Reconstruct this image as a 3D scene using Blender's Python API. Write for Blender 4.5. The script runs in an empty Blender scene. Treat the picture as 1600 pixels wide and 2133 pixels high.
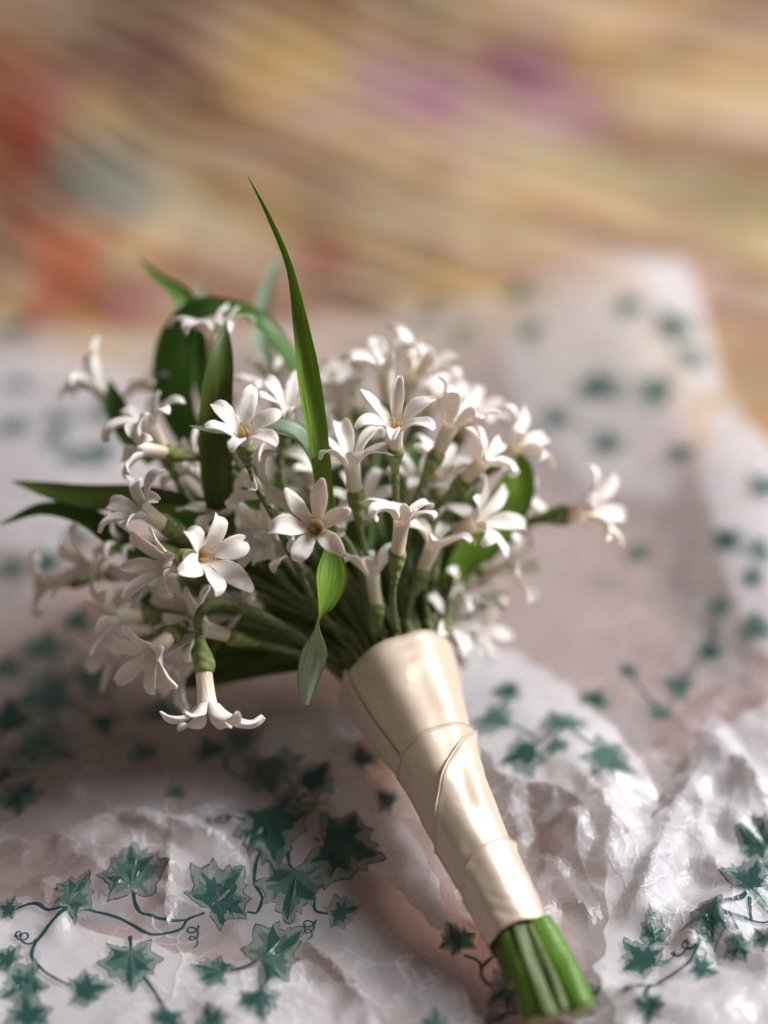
import bpy, math, random
import numpy as np
from mathutils import Vector, Matrix
from mathutils.geometry import delaunay_2d_cdt

random.seed(7)
RNG = np.random.default_rng(11)
U = 0.01                                   # all lengths below are in centimetres
scene = bpy.context.scene
COL = scene.collection
PI = math.pi

# ------------------------------------------------------------------ camera
PITCH = math.radians(34.0)
FOCUS = 89.0
LENS, SENSOR = 85.0, 36.0
FPX = 1066.5 * LENS / (SENSOR / 2)         # focal length in photo pixels
CAM_H = 62.1
cam_data = bpy.data.cameras.new("camera")
cam = bpy.data.objects.new("camera", cam_data)
COL.objects.link(cam)
cam.location = (0, 0, CAM_H * U)
cam.rotation_euler = (math.pi / 2 - PITCH, 0, 0)
cam_data.sensor_fit = 'VERTICAL'
cam_data.sensor_height = SENSOR
cam_data.sensor_width = SENSOR
cam_data.lens = LENS
cam_data.clip_start = 0.05
cam_data.clip_end = 50
cam_data.dof.use_dof = True
cam_data.dof.focus_distance = FOCUS * U
cam_data.dof.aperture_fstop = 2.0
scene.camera = cam

# ------------------------------------------------------------------ light
world = bpy.data.worlds.new("World")
scene.world = world
world.use_nodes = True
bg = world.node_tree.nodes["Background"]
bg.inputs[0].default_value = (1.0, 0.84, 0.74, 1)
bg.inputs[1].default_value = 0.165

def area_light(name, target, azim, elev, dist, sx, sy, power, color):
    """azim: degrees from +X (right) towards +Y (away)"""
    a, e = math.radians(azim), math.radians(elev)
    d = Vector((math.cos(e) * math.cos(a), math.cos(e) * math.sin(a), math.sin(e)))
    ld = bpy.data.lights.new(name, 'AREA')
    ld.shape = 'RECTANGLE'; ld.size = sx; ld.size_y = sy
    ld.energy = power; ld.color = color
    o = bpy.data.objects.new(name, ld)
    COL.objects.link(o)
    o.location = Vector(target) * U + d * dist
    o.rotation_euler = (-d).to_track_quat('-Z', 'Y').to_euler()
    return o
area_light("window_light", (0, 80, 4), 13, 41, 2.6, 0.80, 0.95, 120, (0.985, 0.985, 1.0))

scene.view_settings.view_transform = 'Standard'
scene.view_settings.look = 'None'
scene.view_settings.exposure = 0.0
scene.view_settings.gamma = 1.0
scene.view_settings.use_curve_mapping = False
scene.cycles.use_denoising = True
scene.cycles.max_bounces = 7
scene.cycles.diffuse_bounces = 4
scene.cycles.use_adaptive_sampling = True
scene.cycles.adaptive_threshold = 0.04
scene.cycles.transparent_max_bounces = 10
scene.cycles.transmission_bounces = 8
scene.cycles.caustics_reflective = False
scene.cycles.caustics_refractive = False

# ------------------------------------------------------------------ geometry helpers
SP, CP = math.sin(PITCH), math.cos(PITCH)
AX_R = np.array([1.0, 0, 0]); AX_U = np.array([0, SP, CP]); AX_F = np.array([0, CP, -SP])
CAM = np.array([0, 0, CAM_H])

def at(px, py, dd=0.0):
    """a point of the place: photo pixel and distance (cm) behind the plane of focus"""
    if dd > 2: dd = 2 + (dd - 2) * 1.45
    d = FOCUS + dd
    return CAM + d * (AX_F + AX_R * (px - 800) / FPX + AX_U * (1066.5 - py) / FPX)

def ground(px, py, z=0.4):
    ray = AX_F + AX_R * (px - 800) / FPX + AX_U * (1066.5 - py) / FPX
    k = (z - CAM_H) / ray[2]
    return (CAM + k * ray)[:2]

def view_dir(r, u, t):
    """direction from (right, up in picture, towards the viewer's side)"""
    v = AX_R * r + AX_U * u - AX_F * t
    return v / np.linalg.norm(v)

def unit(v):
    return v / max(np.linalg.norm(v), 1e-9)

TAB = RNG.uniform(-1, 1, (256, 256))
def vnoise(x, y, seed=0):
    x = np.asarray(x, float) + seed * 17.31; y = np.asarray(y, float) + seed * 9.77
    i = np.floor(x).astype(int); j = np.floor(y).astype(int)
    f = x - i; g = y - j
    f = f * f * (3 - 2 * f); g = g * g * (3 - 2 * g)
    a = TAB[i % 256, j % 256]; b = TAB[(i + 1) % 256, j % 256]
    c = TAB[i % 256, (j + 1) % 256]; d = TAB[(i + 1) % 256, (j + 1) % 256]
    return (a * (1 - f) + b * f) * (1 - g) + (c * (1 - f) + d * f) * g

def facet(x, y, s, seed=0, warp=0.4):
    """flat facets with sharp creases between them, as in crumpled paper"""
    x = np.asarray(x, float); y = np.asarray(y, float)
    wx = x / s + warp * vnoise(x / s * .9, y / s * .9, seed + 1) + seed * 3.7
    wy = y / s + warp * vnoise(x / s * .9, y / s * .9, seed + 2) + seed * 5.1
    k = (math.sqrt(3) - 1) / 2
    u = wx + (wx + wy) * k; v = wy + (wx + wy) * k
    i = np.floor(u).astype(int); j = np.floor(v).astype(int)
    f = u - i; g = v - j
    h = lambda a, b: TAB[(a * 7 + seed * 31) % 256, (b * 13 + seed * 57) % 256]
    h00 = h(i, j); h11 = h(i + 1, j + 1); h10 = h(i + 1, j); h01 = h(i, j + 1)
    lo = h00 * (1 - f) + h10 * (f - g) + h11 * g
    hi = h00 * (1 - g) + h01 * (g - f) + h11 * f
    return np.where(f > g, lo, hi)

def sstep(a, b, x):
    t = np.clip((np.asarray(x, float) - a) / (b - a), 0, 1)
    return t * t * (3 - 2 * t)

def catmull(pts, n):
    P = np.array(pts, float)
    P = np.vstack([2 * P[0] - P[1], P, 2 * P[-1] - P[-2]])
    m = len(P) - 3
    ts = np.linspace(0, m, n)
    k = np.minimum(ts.astype(int), m - 1); f = (ts - k)[:, None]
    p0, p1, p2, p3 = P[k], P[k + 1], P[k + 2], P[k + 3]
    return .5 * (2 * p1 + (p2 - p0) * f + (2 * p0 - 5 * p1 + 4 * p2 - p3) * f ** 2 + (3 * p1 - p0 - 3 * p2 + p3) * f ** 3)

def link_mesh(name, verts, faces, mats, parent=None, uv=None, midx=None, normals=None, smooth=True, inv=None):
    """verts in cm, in world space when inv is given (the parent's inverse), else local"""
    V = np.asarray(verts, float)
    if inv is not None:
        V = (np.c_[V * U, np.ones(len(V))] @ np.array(inv).T)[:, :3]
    else:
        V = V * U
    me = bpy.data.meshes.new(name)
    me.from_pydata(V.tolist(), [], faces)
    for m in (mats if isinstance(mats, (list, tuple)) else [mats]):
        me.materials.append(m)
    if uv is not None:
        lay = me.uv_layers.new(name="UVMap")
        li = np.empty(len(me.loops), dtype=np.int32)
        me.loops.foreach_get("vertex_index", li)
        lay.data.foreach_set("uv", np.asarray(uv, np.float32)[li].ravel())
    if midx is not None:
        me.polygons.foreach_set("material_index", np.asarray(midx, np.int32))
    me.polygons.foreach_set("use_smooth", np.full(len(me.polygons), smooth))
    me.update()
    o = bpy.data.objects.new(name, me)
    COL.objects.link(o)
    if parent is not None:
        o.parent = parent
    return o

def grid_faces(nr, nc, off=0, flip=False, closed=False):
    F = []
    for i in range(nr - 1):
        for j in range(nc if closed else nc - 1):
            j2 = (j + 1) % nc
            q = (off + i * nc + j, off + i * nc + j2, off + (i + 1) * nc + j2, off + (i + 1) * nc + j)
            F.append(q[::-1] if flip else q)
    return F

def frames(P):
    """parallel-transport frames along a polyline"""
    T = np.gradient(P, axis=0); T /= np.linalg.norm(T, axis=1)[:, None]
    a = np.array([0, 0, 1.0]) if abs(T[0][2]) < .9 else np.array([1.0, 0, 0])
    n = unit(np.cross(T[0], a)); N = []
    for t in T:
        n = unit(n - t * np.dot(n, t)); N.append(n)
    N = np.array(N); B = np.cross(T, N)
    return T, N, B

def tube_geo(P, R, nc=8, wob=0.0, seed=0, cap=True):
    T, N, B = frames(P)
    R = np.broadcast_to(np.asarray(R, float), (len(P),))
    ang = np.linspace(0, 2 * math.pi, nc, endpoint=False)
    V, UV = [], []
    L = np.r_[0, np.cumsum(np.linalg.norm(np.diff(P, axis=0), axis=1))]
    for i in range(len(P)):
        for j, a in enumerate(ang):
            r = R[i] * (1 + wob * float(vnoise(j * 1.7, L[i] * 1.4, seed)))
            V.append(P[i] + r * (math.cos(a) * N[i] + math.sin(a) * B[i]))
            UV.append((j / nc, L[i]))
    F = grid_faces(len(P), nc, closed=True)
    if cap:
        F.append(tuple(range(nc))[::-1]); F.append(tuple(range((len(P) - 1) * nc, len(P) * nc)))
    return V, F, UV

# ------------------------------------------------------------------ materials
def new_mat(name):
    m = bpy.data.materials.new(name); m.use_nodes = True
    nt = m.node_tree
    b = nt.nodes["Principled BSDF"]
    return m, nt, b, nt.nodes, nt.links

def ramp(N, stops):
    r = N.new("ShaderNodeValToRGB")
    e = r.color_ramp.elements
    while len(e) < len(stops): e.new(.5)
    for k, (p, c) in enumerate(stops):
        e[k].position = p; e[k].color = (*c, 1)
    return r

def petal_material():
    m, nt, b, N, L = new_mat("petal_clay")
    uv = N.new("ShaderNodeUVMap")
    mp = N.new("ShaderNodeMapping"); mp.inputs["Scale"].default_value = (1.2, 9, 1)
    n1 = N.new("ShaderNodeTexNoise"); n1.inputs["Scale"].default_value = 2.2; n1.inputs["Detail"].default_value = 3
    L.new(uv.outputs[0], mp.inputs[0]); L.new(mp.outputs[0], n1.inputs["Vector"])
    sep = N.new("ShaderNodeSeparateXYZ"); L.new(uv.outputs[0], sep.inputs[0])
    r = ramp(N, [(0.0, (.78, .66, .42)), (.30, (.84, .77, .62)), (.50, (.89, .85, .80)), (1.0, (.90, .865, .84))])
    mr = N.new("ShaderNodeMapRange"); mr.inputs[1].default_value = -1; mr.inputs[2].default_value = 1
    L.new(sep.outputs[0], mr.inputs[0]); L.new(mr.outputs[0], r.inputs[0])
    geo = N.new("ShaderNodeObjectInfo")
    mixc = N.new("ShaderNodeMixRGB"); mixc.blend_type = 'MULTIPLY'
    r2 = ramp(N, [(.35, (.93, .91, .89)), (.65, (1, 1, 1))])
    L.new(n1.outputs[0], r2.inputs[0])
    mixc.inputs[0].default_value = 1
    L.new(r.outputs[0], mixc.inputs[1]); L.new(r2.outputs[0], mixc.inputs[2])
    L.new(mixc.outputs[0], b.inputs["Base Color"])
    b.inputs["Roughness"].default_value = .36
    b.subsurface_method = 'BURLEY'
    b.inputs["Subsurface Weight"].default_value = .35
    b.inputs["Subsurface Radius"].default_value = (1.0, .7, .5)
    b.inputs["Subsurface Scale"].default_value = .0022
    b.inputs["Specular IOR Level"].default_value = .45
    bp = N.new("ShaderNodeBump"); bp.inputs["Strength"].default_value = .5; bp.inputs["Distance"].default_value = .0007
    L.new(n1.outputs[0], bp.inputs["Height"]); L.new(bp.outputs[0], b.inputs["Normal"])
    return m

def leaf_material(name, c1, c2, rough=.38, translucent=.3, tcol=(.25, .5, .02)):
    m, nt, b, N, L = new_mat(name)
    uv = N.new("ShaderNodeUVMap")
    mp = N.new("ShaderNodeMapping"); mp.inputs["Scale"].default_value = (.35, 14, 1)
    n1 = N.new("ShaderNodeTexNoise"); n1.inputs["Scale"].default_value = 1.6; n1.inputs["Detail"].default_value = 3
    L.new(uv.outputs[0], mp.inputs[0]); L.new(mp.outputs[0], n1.inputs["Vector"])
    r = ramp(N, [(.38, tuple(c * .8 for c in c1)), (.64, tuple(c * 1.15 for c in c2))])
    L.new(n1.outputs[0], r.inputs[0])
    L.new(r.outputs[0], b.inputs["Base Color"])
    b.inputs["Roughness"].default_value = rough
    b.inputs["Specular IOR Level"].default_value = .4
    bp = N.new("ShaderNodeBump"); bp.inputs["Strength"].default_value = .5; bp.inputs["Distance"].default_value = .0004
    L.new(n1.outputs[0], bp.inputs["Height"]); L.new(bp.outputs[0], b.inputs["Normal"])
    tr = N.new("ShaderNodeBsdfTranslucent"); tr.inputs[0].default_value = (*tcol, 1)
    mx = N.new("ShaderNodeMixShader"); mx.inputs[0].default_value = translucent
    L.new(b.outputs[0], mx.inputs[1]); L.new(tr.outputs[0], mx.inputs[2])
    L.new(mx.outputs[0], N["Material Output"].inputs[0])
    return m

def tape_material(name, c1, c2, mixw=.3):
    m, nt, b, N, L = new_mat(name)
    uv = N.new("ShaderNodeUVMap")
    wv = N.new("ShaderNodeTexWave"); wv.wave_type = 'BANDS'; wv.bands_direction = 'DIAGONAL'
    wv.inputs["Scale"].default_value = 1.3; wv.inputs["Distortion"].default_value = 2.5; wv.inputs["Detail"].default_value = 2
    n1 = N.new("ShaderNodeTexNoise"); n1.inputs["Scale"].default_value = 5; n1.inputs["Detail"].default_value = 4
    L.new(uv.outputs[0], wv.inputs[0]); L.new(uv.outputs[0], n1.inputs["Vector"])
    r = ramp(N, [(.3, c1), (.7, c2)]); L.new(n1.outputs[0], r.inputs[0])
    mm = N.new("ShaderNodeMixRGB"); mm.blend_type = 'MULTIPLY'; mm.inputs[0].default_value = mixw
    L.new(r.outputs[0], mm.inputs[1]); L.new(wv.outputs[0], mm.inputs[2])
    L.new(mm.outputs[0], b.inputs["Base Color"])
    b.inputs["Roughness"].default_value = .72
    bp = N.new("ShaderNodeBump"); bp.inputs["Strength"].default_value = .6; bp.inputs["Distance"].default_value = .0006
    L.new(wv.outputs[0], bp.inputs["Height"]); L.new(bp.outputs[0], b.inputs["Normal"])
    return m

def plain(name, col, rough=.5):
    m, nt, b, N, L = new_mat(name)
    n1 = N.new("ShaderNodeTexNoise"); n1.inputs["Scale"].default_value = 300
    r = ramp(N, [(.3, tuple(c * .8 for c in col)), (.7, col)])
    L.new(n1.outputs[0], r.inputs[0]); L.new(r.outputs[0], b.inputs["Base Color"])
    b.inputs["Roughness"].default_value = rough
    return m

def paper_material(name, ink=None, clear=.66):
    """thin tissue: part see-through, part scattering on both sides; ink tints it"""
    m, nt, b, N, L = new_mat(name)
    base = ink or (.875, .875, .91)
    tc = N.new("ShaderNodeTexCoord")
    n1 = N.new("ShaderNodeTexNoise"); n1.inputs["Scale"].default_value = 55; n1.inputs["Detail"].default_value = 6
    n2 = N.new("ShaderNodeTexVoronoi"); n2.feature = 'DISTANCE_TO_EDGE'; n2.inputs["Scale"].default_value = 70
    wrp = N.new("ShaderNodeMixRGB"); wrp.inputs[0].default_value = .02
    L.new(tc.outputs["Object"], n1.inputs["Vector"])
    L.new(tc.outputs["Object"], wrp.inputs[1]); L.new(n1.outputs[1], wrp.inputs[2])
    L.new(wrp.outputs[0], n2.inputs["Vector"])
    r = ramp(N, [(.3, tuple(c * .94 for c in base)), (.7, base)])
    if ink:                                            # halftone dots in the print
        vd = N.new("ShaderNodeTexVoronoi"); vd.inputs["Scale"].default_value = 620; vd.inputs["Randomness"].default_value = .15
        L.new(tc.outputs["Object"], vd.inputs["Vector"])
        r = ramp(N, [(.2, tuple(c * .88 for c in base)), (.6, tuple(min(1, c * 1.08) for c in base))])
        L.new(vd.outputs[0], r.inputs[0])
    else:
        L.new(n1.outputs[0], r.inputs[0])
    L.new(r.outputs[0], b.inputs["Base Color"])
    b.inputs["Roughness"].default_value = .30
    b.inputs["Specular IOR Level"].default_value = .75
    # fine creases: thin raised lines between flat facets, patchy
    n3 = N.new("ShaderNodeTexVoronoi"); n3.feature = 'DISTANCE_TO_EDGE'; n3.inputs["Scale"].default_value = 150
    L.new(wrp.outputs[0], n3.inputs["Vector"])
    n4 = N.new("ShaderNodeTexNoise"); n4.inputs["Scale"].default_value = 22; n4.inputs["Detail"].default_value = 1
    L.new(tc.outputs["Object"], n4.inputs["Vector"])
    def line(src, w):
        q = N.new("ShaderNodeMapRange"); q.inputs[1].default_value = 0; q.inputs[2].default_value = w
        q.inputs[3].default_value = 1; q.inputs[4].default_value = 0
        L.new(src.outputs[0], q.inputs[0]); return q
    def math_(op, a_, b_):
        q = N.new("ShaderNodeMath"); q.operation = op
        for k_, v_ in enumerate((a_, b_)):
            if isinstance(v_, (int, float)): q.inputs[k_].default_value = v_
            else: L.new(v_.outputs[0], q.inputs[k_])
        return q
    msk = N.new("ShaderNodeMapRange"); msk.inputs[1].default_value = .42; msk.inputs[2].default_value = .62
    L.new(n4.outputs[0], msk.inputs[0])
    hsum = math_('ADD', math_('MULTIPLY', line(n2, .05), .9), math_('MULTIPLY', line(n3, .05), .18))
    hsum = math_('MULTIPLY', hsum, msk)
    crease = hsum
    hsum = math_('ADD', hsum, math_('MULTIPLY', n1, .05))
    bp = N.new("ShaderNodeBump"); bp.inputs["Strength"].default_value = .34; bp.inputs["Distance"].default_value = .0014
    L.new(hsum.outputs[0], bp.inputs["Height"]); L.new(bp.outputs[0], b.inputs["Normal"])
    tr = N.new("ShaderNodeBsdfTranslucent"); L.new(r.outputs[0], tr.inputs[0])
    mx = N.new("ShaderNodeMixShader"); mx.inputs[0].default_value = .32
    L.new(b.outputs[0], mx.inputs[1]); L.new(tr.outputs[0], mx.inputs[2])
    tp = N.new("ShaderNodeBsdfTransparent")
    tcol = (1, .985, .98) if not ink else tuple(min(1, c * 1.5 + .06) for c in ink)
    tp.inputs[0].default_value = (*tcol, 1)
    m2 = N.new("ShaderNodeMixShader")
    cl = math_('MAXIMUM', math_('SUBTRACT', clear, math_('MULTIPLY', crease, .30)), .04)
    L.new(cl.outputs[0], m2.inputs[0])
    L.new(mx.outputs[0], m2.inputs[1]); L.new(tp.outputs[0], m2.inputs[2])
    L.new(m2.outputs[0], N["Material Output"].inputs[0])
    return m

def satin_material():
    m, nt, b, N, L = new_mat("cream_satin")
    uv = N.new("ShaderNodeUVMap")
    wv = N.new("ShaderNodeTexWave"); wv.bands_direction = 'Y'; wv.inputs["Scale"].default_value = 4.2
    wv.inputs["Distortion"].default_value = .4
    n1 = N.new("ShaderNodeTexNoise"); n1.inputs["Scale"].default_value = 1.4; n1.inputs["Detail"].default_value = 4
    L.new(uv.outputs[0], wv.inputs[0]); L.new(uv.outputs[0], n1.inputs["Vector"])
    r = ramp(N, [(.3, (.82, .68, .53)), (.7, (.88, .75, .61))])
    L.new(n1.outputs[0], r.inputs[0]); L.new(r.outputs[0], b.inputs["Base Color"])
    b.inputs["Roughness"].default_value = .40
    b.inputs["Specular IOR Level"].default_value = .55
    b.inputs["Metallic"].default_value = .22
    b.inputs["Anisotropic"].default_value = .5
    b.inputs["Sheen Weight"].default_value = .25
    b.inputs["Sheen Roughness"].default_value = .4
    b1 = N.new("ShaderNodeBump"); b1.inputs["Strength"].default_value = .2; b1.inputs["Distance"].default_value = .0004
    L.new(wv.outputs[0], b1.inputs["Height"])
    b2 = N.new("ShaderNodeBump"); b2.inputs["Strength"].default_value = .10; b2.inputs["Distance"].default_value = .003
    L.new(n1.outputs[0], b2.inputs["Height"]); L.new(b1.outputs[0], b2.inputs["Normal"])
    L.new(b2.outputs[0], b.inputs["Normal"])
    tr = N.new("ShaderNodeBsdfTranslucent"); tr.inputs[0].default_value = (.9, .7, .42, 1)
    mx = N.new("ShaderNodeMixShader"); mx.inputs[0].default_value = .14
    L.new(b.outputs[0], mx.inputs[1]); L.new(tr.outputs[0], mx.inputs[2])
    L.new(mx.outputs[0], N["Material Output"].inputs[0])
    return m

def bedspread_material():
    m, nt, b, N, L = new_mat("bedspread_print_shade")
    at_ = N.new("ShaderNodeVertexColor"); at_.layer_name = "print"
    tc = N.new("ShaderNodeTexCoord")
    wv = N.new("ShaderNodeTexNoise"); wv.inputs["Scale"].default_value = 260; wv.inputs["Detail"].default_value = 3
    L.new(tc.outputs["Object"], wv.inputs["Vector"])
    r = ramp(N, [(.3, (.82, .80, .78)), (.7, (1, 1, 1))]); L.new(wv.outputs[0], r.inputs[0])
    mm = N.new("ShaderNodeMixRGB"); mm.blend_type = 'MULTIPLY'; mm.inputs[0].default_value = 1
    L.new(at_.outputs[0], mm.inputs[1]); L.new(r.outputs[0], mm.inputs[2])
    L.new(mm.outputs[0], b.inputs["Base Color"])
    b.inputs["Roughness"].default_value = .8
    b.inputs["Sheen Weight"].default_value = .2
    bp = N.new("ShaderNodeBump"); bp.inputs["Strength"].default_value = .4; bp.inputs["Distance"].default_value = .001
    L.new(wv.outputs[0], bp.inputs["Height"]); L.new(bp.outputs[0], b.inputs["Normal"])
    return m

M_PETAL = petal_material()
M_LEAF = leaf_material("leaf_upper", (.055, .14, .022), (.115, .235, .045), .42, .38)
M_LEAFU = leaf_material("leaf_under", (.20, .29, .17), (.28, .37, .25), .45, .25, (.30, .42, .2))
M_LEAFP = leaf_material("leaf_pale_under", (.34, .43, .31), (.44, .52, .40), .5, .2, (.3, .4, .25))
M_LEAFB = leaf_material("leaf_bright", (.18, .33, .025), (.32, .50, .08), .42, .45, (.34, .62, .02))
M_LEAFD = leaf_material("leaf_olive", (.06, .10, .012), (.11, .155, .022), .42, .3, (.2, .3, .01))
M_TAPE = tape_material("stem_tape", (.10, .13, .042), (.20, .24, .095), mixw=.12)
M_CALYX = tape_material("calyx_tape", (.17, .22, .06), (.28, .34, .11))
M_STAMEN = plain("stamen_ochre", (.62, .36, .09))
M_CUT_GREEN = leaf_material("fresh_stem", (.07, .17, .012), (.15, .30, .035), .32, .08)
M_CUT_OLIVE = leaf_material("dry_stem", (.07, .11, .025), (.15, .20, .07), .45, .0)
M_CUT_END = plain("cut_face", (.50, .56, .30), .4)
M_SATIN = satin_material()
M_PAPER = paper_material("tissue")
M_INK_EDGE = paper_material("ink_outline", (.03, .07, .075), .12)
M_INK_MID = paper_material("ink_halftone", (.33, .395, .375), .48)
M_INK_DARK = paper_material("ink_deep_green", (.042, .13, .115), .36)
M_INK_SHADE = paper_material("ink_shade", (.12, .235, .21), .42)
M_INK_VINE = paper_material("ink_vine", (.02, .085, .095), .2)
M_BED = bedspread_material()

# ------------------------------------------------------------------ bedspread (the surface)
def fold_coords(x, y):
    """along / across the long soft folds, which fan out from steep (left) to shallow (right)"""
    q = y + .72 * x - .0085 * x * x
    a = x - .5 * y
    return a, q, q / 4.0 + .40 * vnoise(a / 14, q / 14, 3) + .14 * vnoise(a / 5, q / 6, 4)

def quilt_z(x, y):
    a, q, w = fold_coords(x, y)
    rid = np.abs(np.sin(math.pi * w)) ** .75
    back = sstep(100, 118, y)
    z = -1.0 + (.25 + 2.9 * back) * rid * (.7 + .5 * vnoise(a / 16, q / 9, 8)) + .7 * back * vnoise(x / 13, y / 13, 5)
    return z - 2.2 * back

def build_bedspread():
    xs = np.arange(-46, 46.1, .6); ys = np.arange(40, 215, .6)
    X, Y = np.meshgrid(xs, ys); x, y = X.ravel(), Y.ravel()
    V = np.c_[x, y, quilt_z(x, y)]
    F = grid_faces(len(ys), len(xs))
    a, q, w = fold_coords(x, y)
    col = np.tile(np.array([.56, .36, .175]), (len(x), 1))
    def mix(c, k):
        nonlocal col
        k = np.clip(k, 0, 1)[:, None]
        col = col * (1 - k) + np.array(c) * k
    # stripe print along the folds, with shade between them painted in dark brown
    st = vnoise(a / 22, q / 3.6, 20) + .30 * vnoise(a / 15, q / 1.6, 27)
    mix((.27, .135, .06), sstep(.0, .30, st) * .92)  # dark brown painted in as the shade between folds
    mix((.72, .54, .35), sstep(.1, .6, -st) * .8)
    mix((.60, .43, .38), sstep(.1, .7, vnoise(a / 18, q / 5, 21)) * .7)
    mix((.66, .46, .17), sstep(.25, .7, vnoise(a / 10, q / 4, 22)) * .55)
    mix((.46, .47, .33), sstep(.4, .8, vnoise(a / 9, q / 4, 23)) * .5)
    mix((.30, .165, .08), sstep(.15, .6, vnoise(x / 3.4, y / 5.0, 33)) * .55)
    mix((.78, .60, .40), sstep(.2, .65, vnoise(x / 3.8, y / 5.5, 34)) * .45)
    mix((.60, .40, .34), sstep(.3, .7, vnoise(x / 4.5, y / 6, 35)) * .5)
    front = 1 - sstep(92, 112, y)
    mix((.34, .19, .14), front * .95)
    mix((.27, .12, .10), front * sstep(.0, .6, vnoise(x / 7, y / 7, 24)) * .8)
    # large printed blooms and leaves, and brown bands painted as fold shade
    def bloom_or_shade(px, py, rx, ry, c, k=1.0, rot=0):
        gx, gy = ground(px, py, -.4)
        dx, dy = x - gx, y - gy
        cr, sr = math.cos(math.radians(rot)), math.sin(math.radians(rot))
        if c in (ORG, RED): rx = rx * .62
        u, v = (dx * cr + dy * sr) / rx, (-dx * sr + dy * cr) / ry
        r = np.sqrt(u * u + v * v) + .35 * vnoise(x / 2.3, y / 2.3, 30) + .15 * vnoise(x, y, 31)
        mix(c, (1 - sstep(.55, 1.15, r)) * k * (.62 + .38 * np.clip(.5 - st, 0, 1)))
    PUR, LIL, ORG, RED = (.37, .14, .25), (.49, .27, .34), (.60, .20, .07), (.50, .10, .05)
    SAG, TEA, YEL, MAG = (.48, .42, .22), (.36, .38, .33), (.62, .42, .14), (.46, .12, .20)
    for b_ in [(1060, 110, 4.5, 3.2, PUR, .95, -25), (1170, 190, 5, 2.6, LIL, .9, -30), (860, 150, 5, 4.0, LIL, .95, -30),
               (960, 185, 4, 2.5, PUR, .6, -30), (800, 90, 4, 3, LIL, .6, -30), (700, 200, 3.5, 3, LIL, .5, 0),
               (610, 110, 4.5, 5, YEL, .8, 0), (1120, 265, 6, 3.2, SAG, .95, -30), (1290, 300, 6, 3.2, SAG, .8, -30),
               (1480, 330, 5, 3, SAG, .9, -30), (1550, 400, 4, 3, SAG, .6, -30),
               (20, 150, 3.4, 12, ORG, .95, 8), (50, 260, 3.2, 12, ORG, .9, 8), (75, 360, 3.0, 12, RED, .7, 8), (85, 150, 2.2, 4, MAG, .6, 0), (105, 450, 2.9, 10, ORG, .95, 5), (130, 400, 2, 6, RED, .6, 5),
               (150, 540, 2.2, 8, RED, .75, -8), (60, 260, 3, 5, RED, .6, 0), (190, 640, 3, 6, ORG, .9, 0),
               (205, 330, 3.6, 6, TEA, .9, 0), (150, 380, 3, 4, TEA, .5, 0), (268, 590, 1.7, 4.5, MAG, .95, 0),
               (320, 120, 4.5, 5, LIL, .35, 0), (225, 690, 3, 4, YEL, .8, 0), (680, 510, 2.6, 2.5, RED, .65, -20),
               (640, 500, 4, 2.4, ORG, .35, -30), (985, 560, 4.5, 3.6, YEL, .6, -20), (800, 420, 5, 2.2, SAG, .5, -30),
               (1050, 460, 5, 2.4, YEL, .5, -30), (1520, 860, 2.4, 5, YEL, .9, 0), (1570, 780, 3, 6, (.36, .22, .12), .8, 0),
               (420, 520, 4, 3, (.36, .17, .09), .8, -30), (560, 590, 5, 2.6, (.38, .18, .10), .7, -30),
               (700, 340, 6, 2.4, (.42, .25, .14), .7, -30), (1000, 390, 7, 2.2, (.42, .27, .16), .7, -30),
               (1200, 520, 5, 3, (.40, .23, .13), .7, -30), (350, 230, 6, 2.4, (.46, .27, .13), .6, -30)]:
        bloom_or_shade(*b_)
    col = col * np.array([.90, .88, .86])
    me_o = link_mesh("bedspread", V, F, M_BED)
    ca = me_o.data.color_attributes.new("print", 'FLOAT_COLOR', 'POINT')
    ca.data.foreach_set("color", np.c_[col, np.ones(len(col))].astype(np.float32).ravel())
    me_o["kind"] = "structure"
    me_o["label"] = "warm beige striped bedspread with painted fold shade and blurred orange, mauve and sage blooms"
    me_o["category"] = "bedspread"
    return me_o
build_bedspread()

# ------------------------------------------------------------------ tissue paper with printed ivy
def seg_dist(x, y, p, q):
    p, q = np.asarray(p), np.asarray(q)
    d = q - p; l2 = (d ** 2).sum()
    t = np.clip(((x - p[0]) * d[0] + (y - p[1]) * d[1]) / l2, 0, 1)
    return np.hypot(x - p[0] - t * d[0], y - p[1] - t * d[1]), t

def blob(x, y, px, py, rx, ry):
    g = ground(px, py)
    return np.exp(-((x - g[0]) / rx) ** 2 - ((y - g[1]) / ry) ** 2)

def ridge(x, y, a, b, h, w, sharp=1.0):
    d, t = seg_dist(x, y, ground(*a), ground(*b))
    return h * np.exp(-(d / w) ** sharp) * (np.sin(math.pi * (.12 + .76 * t)))

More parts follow.
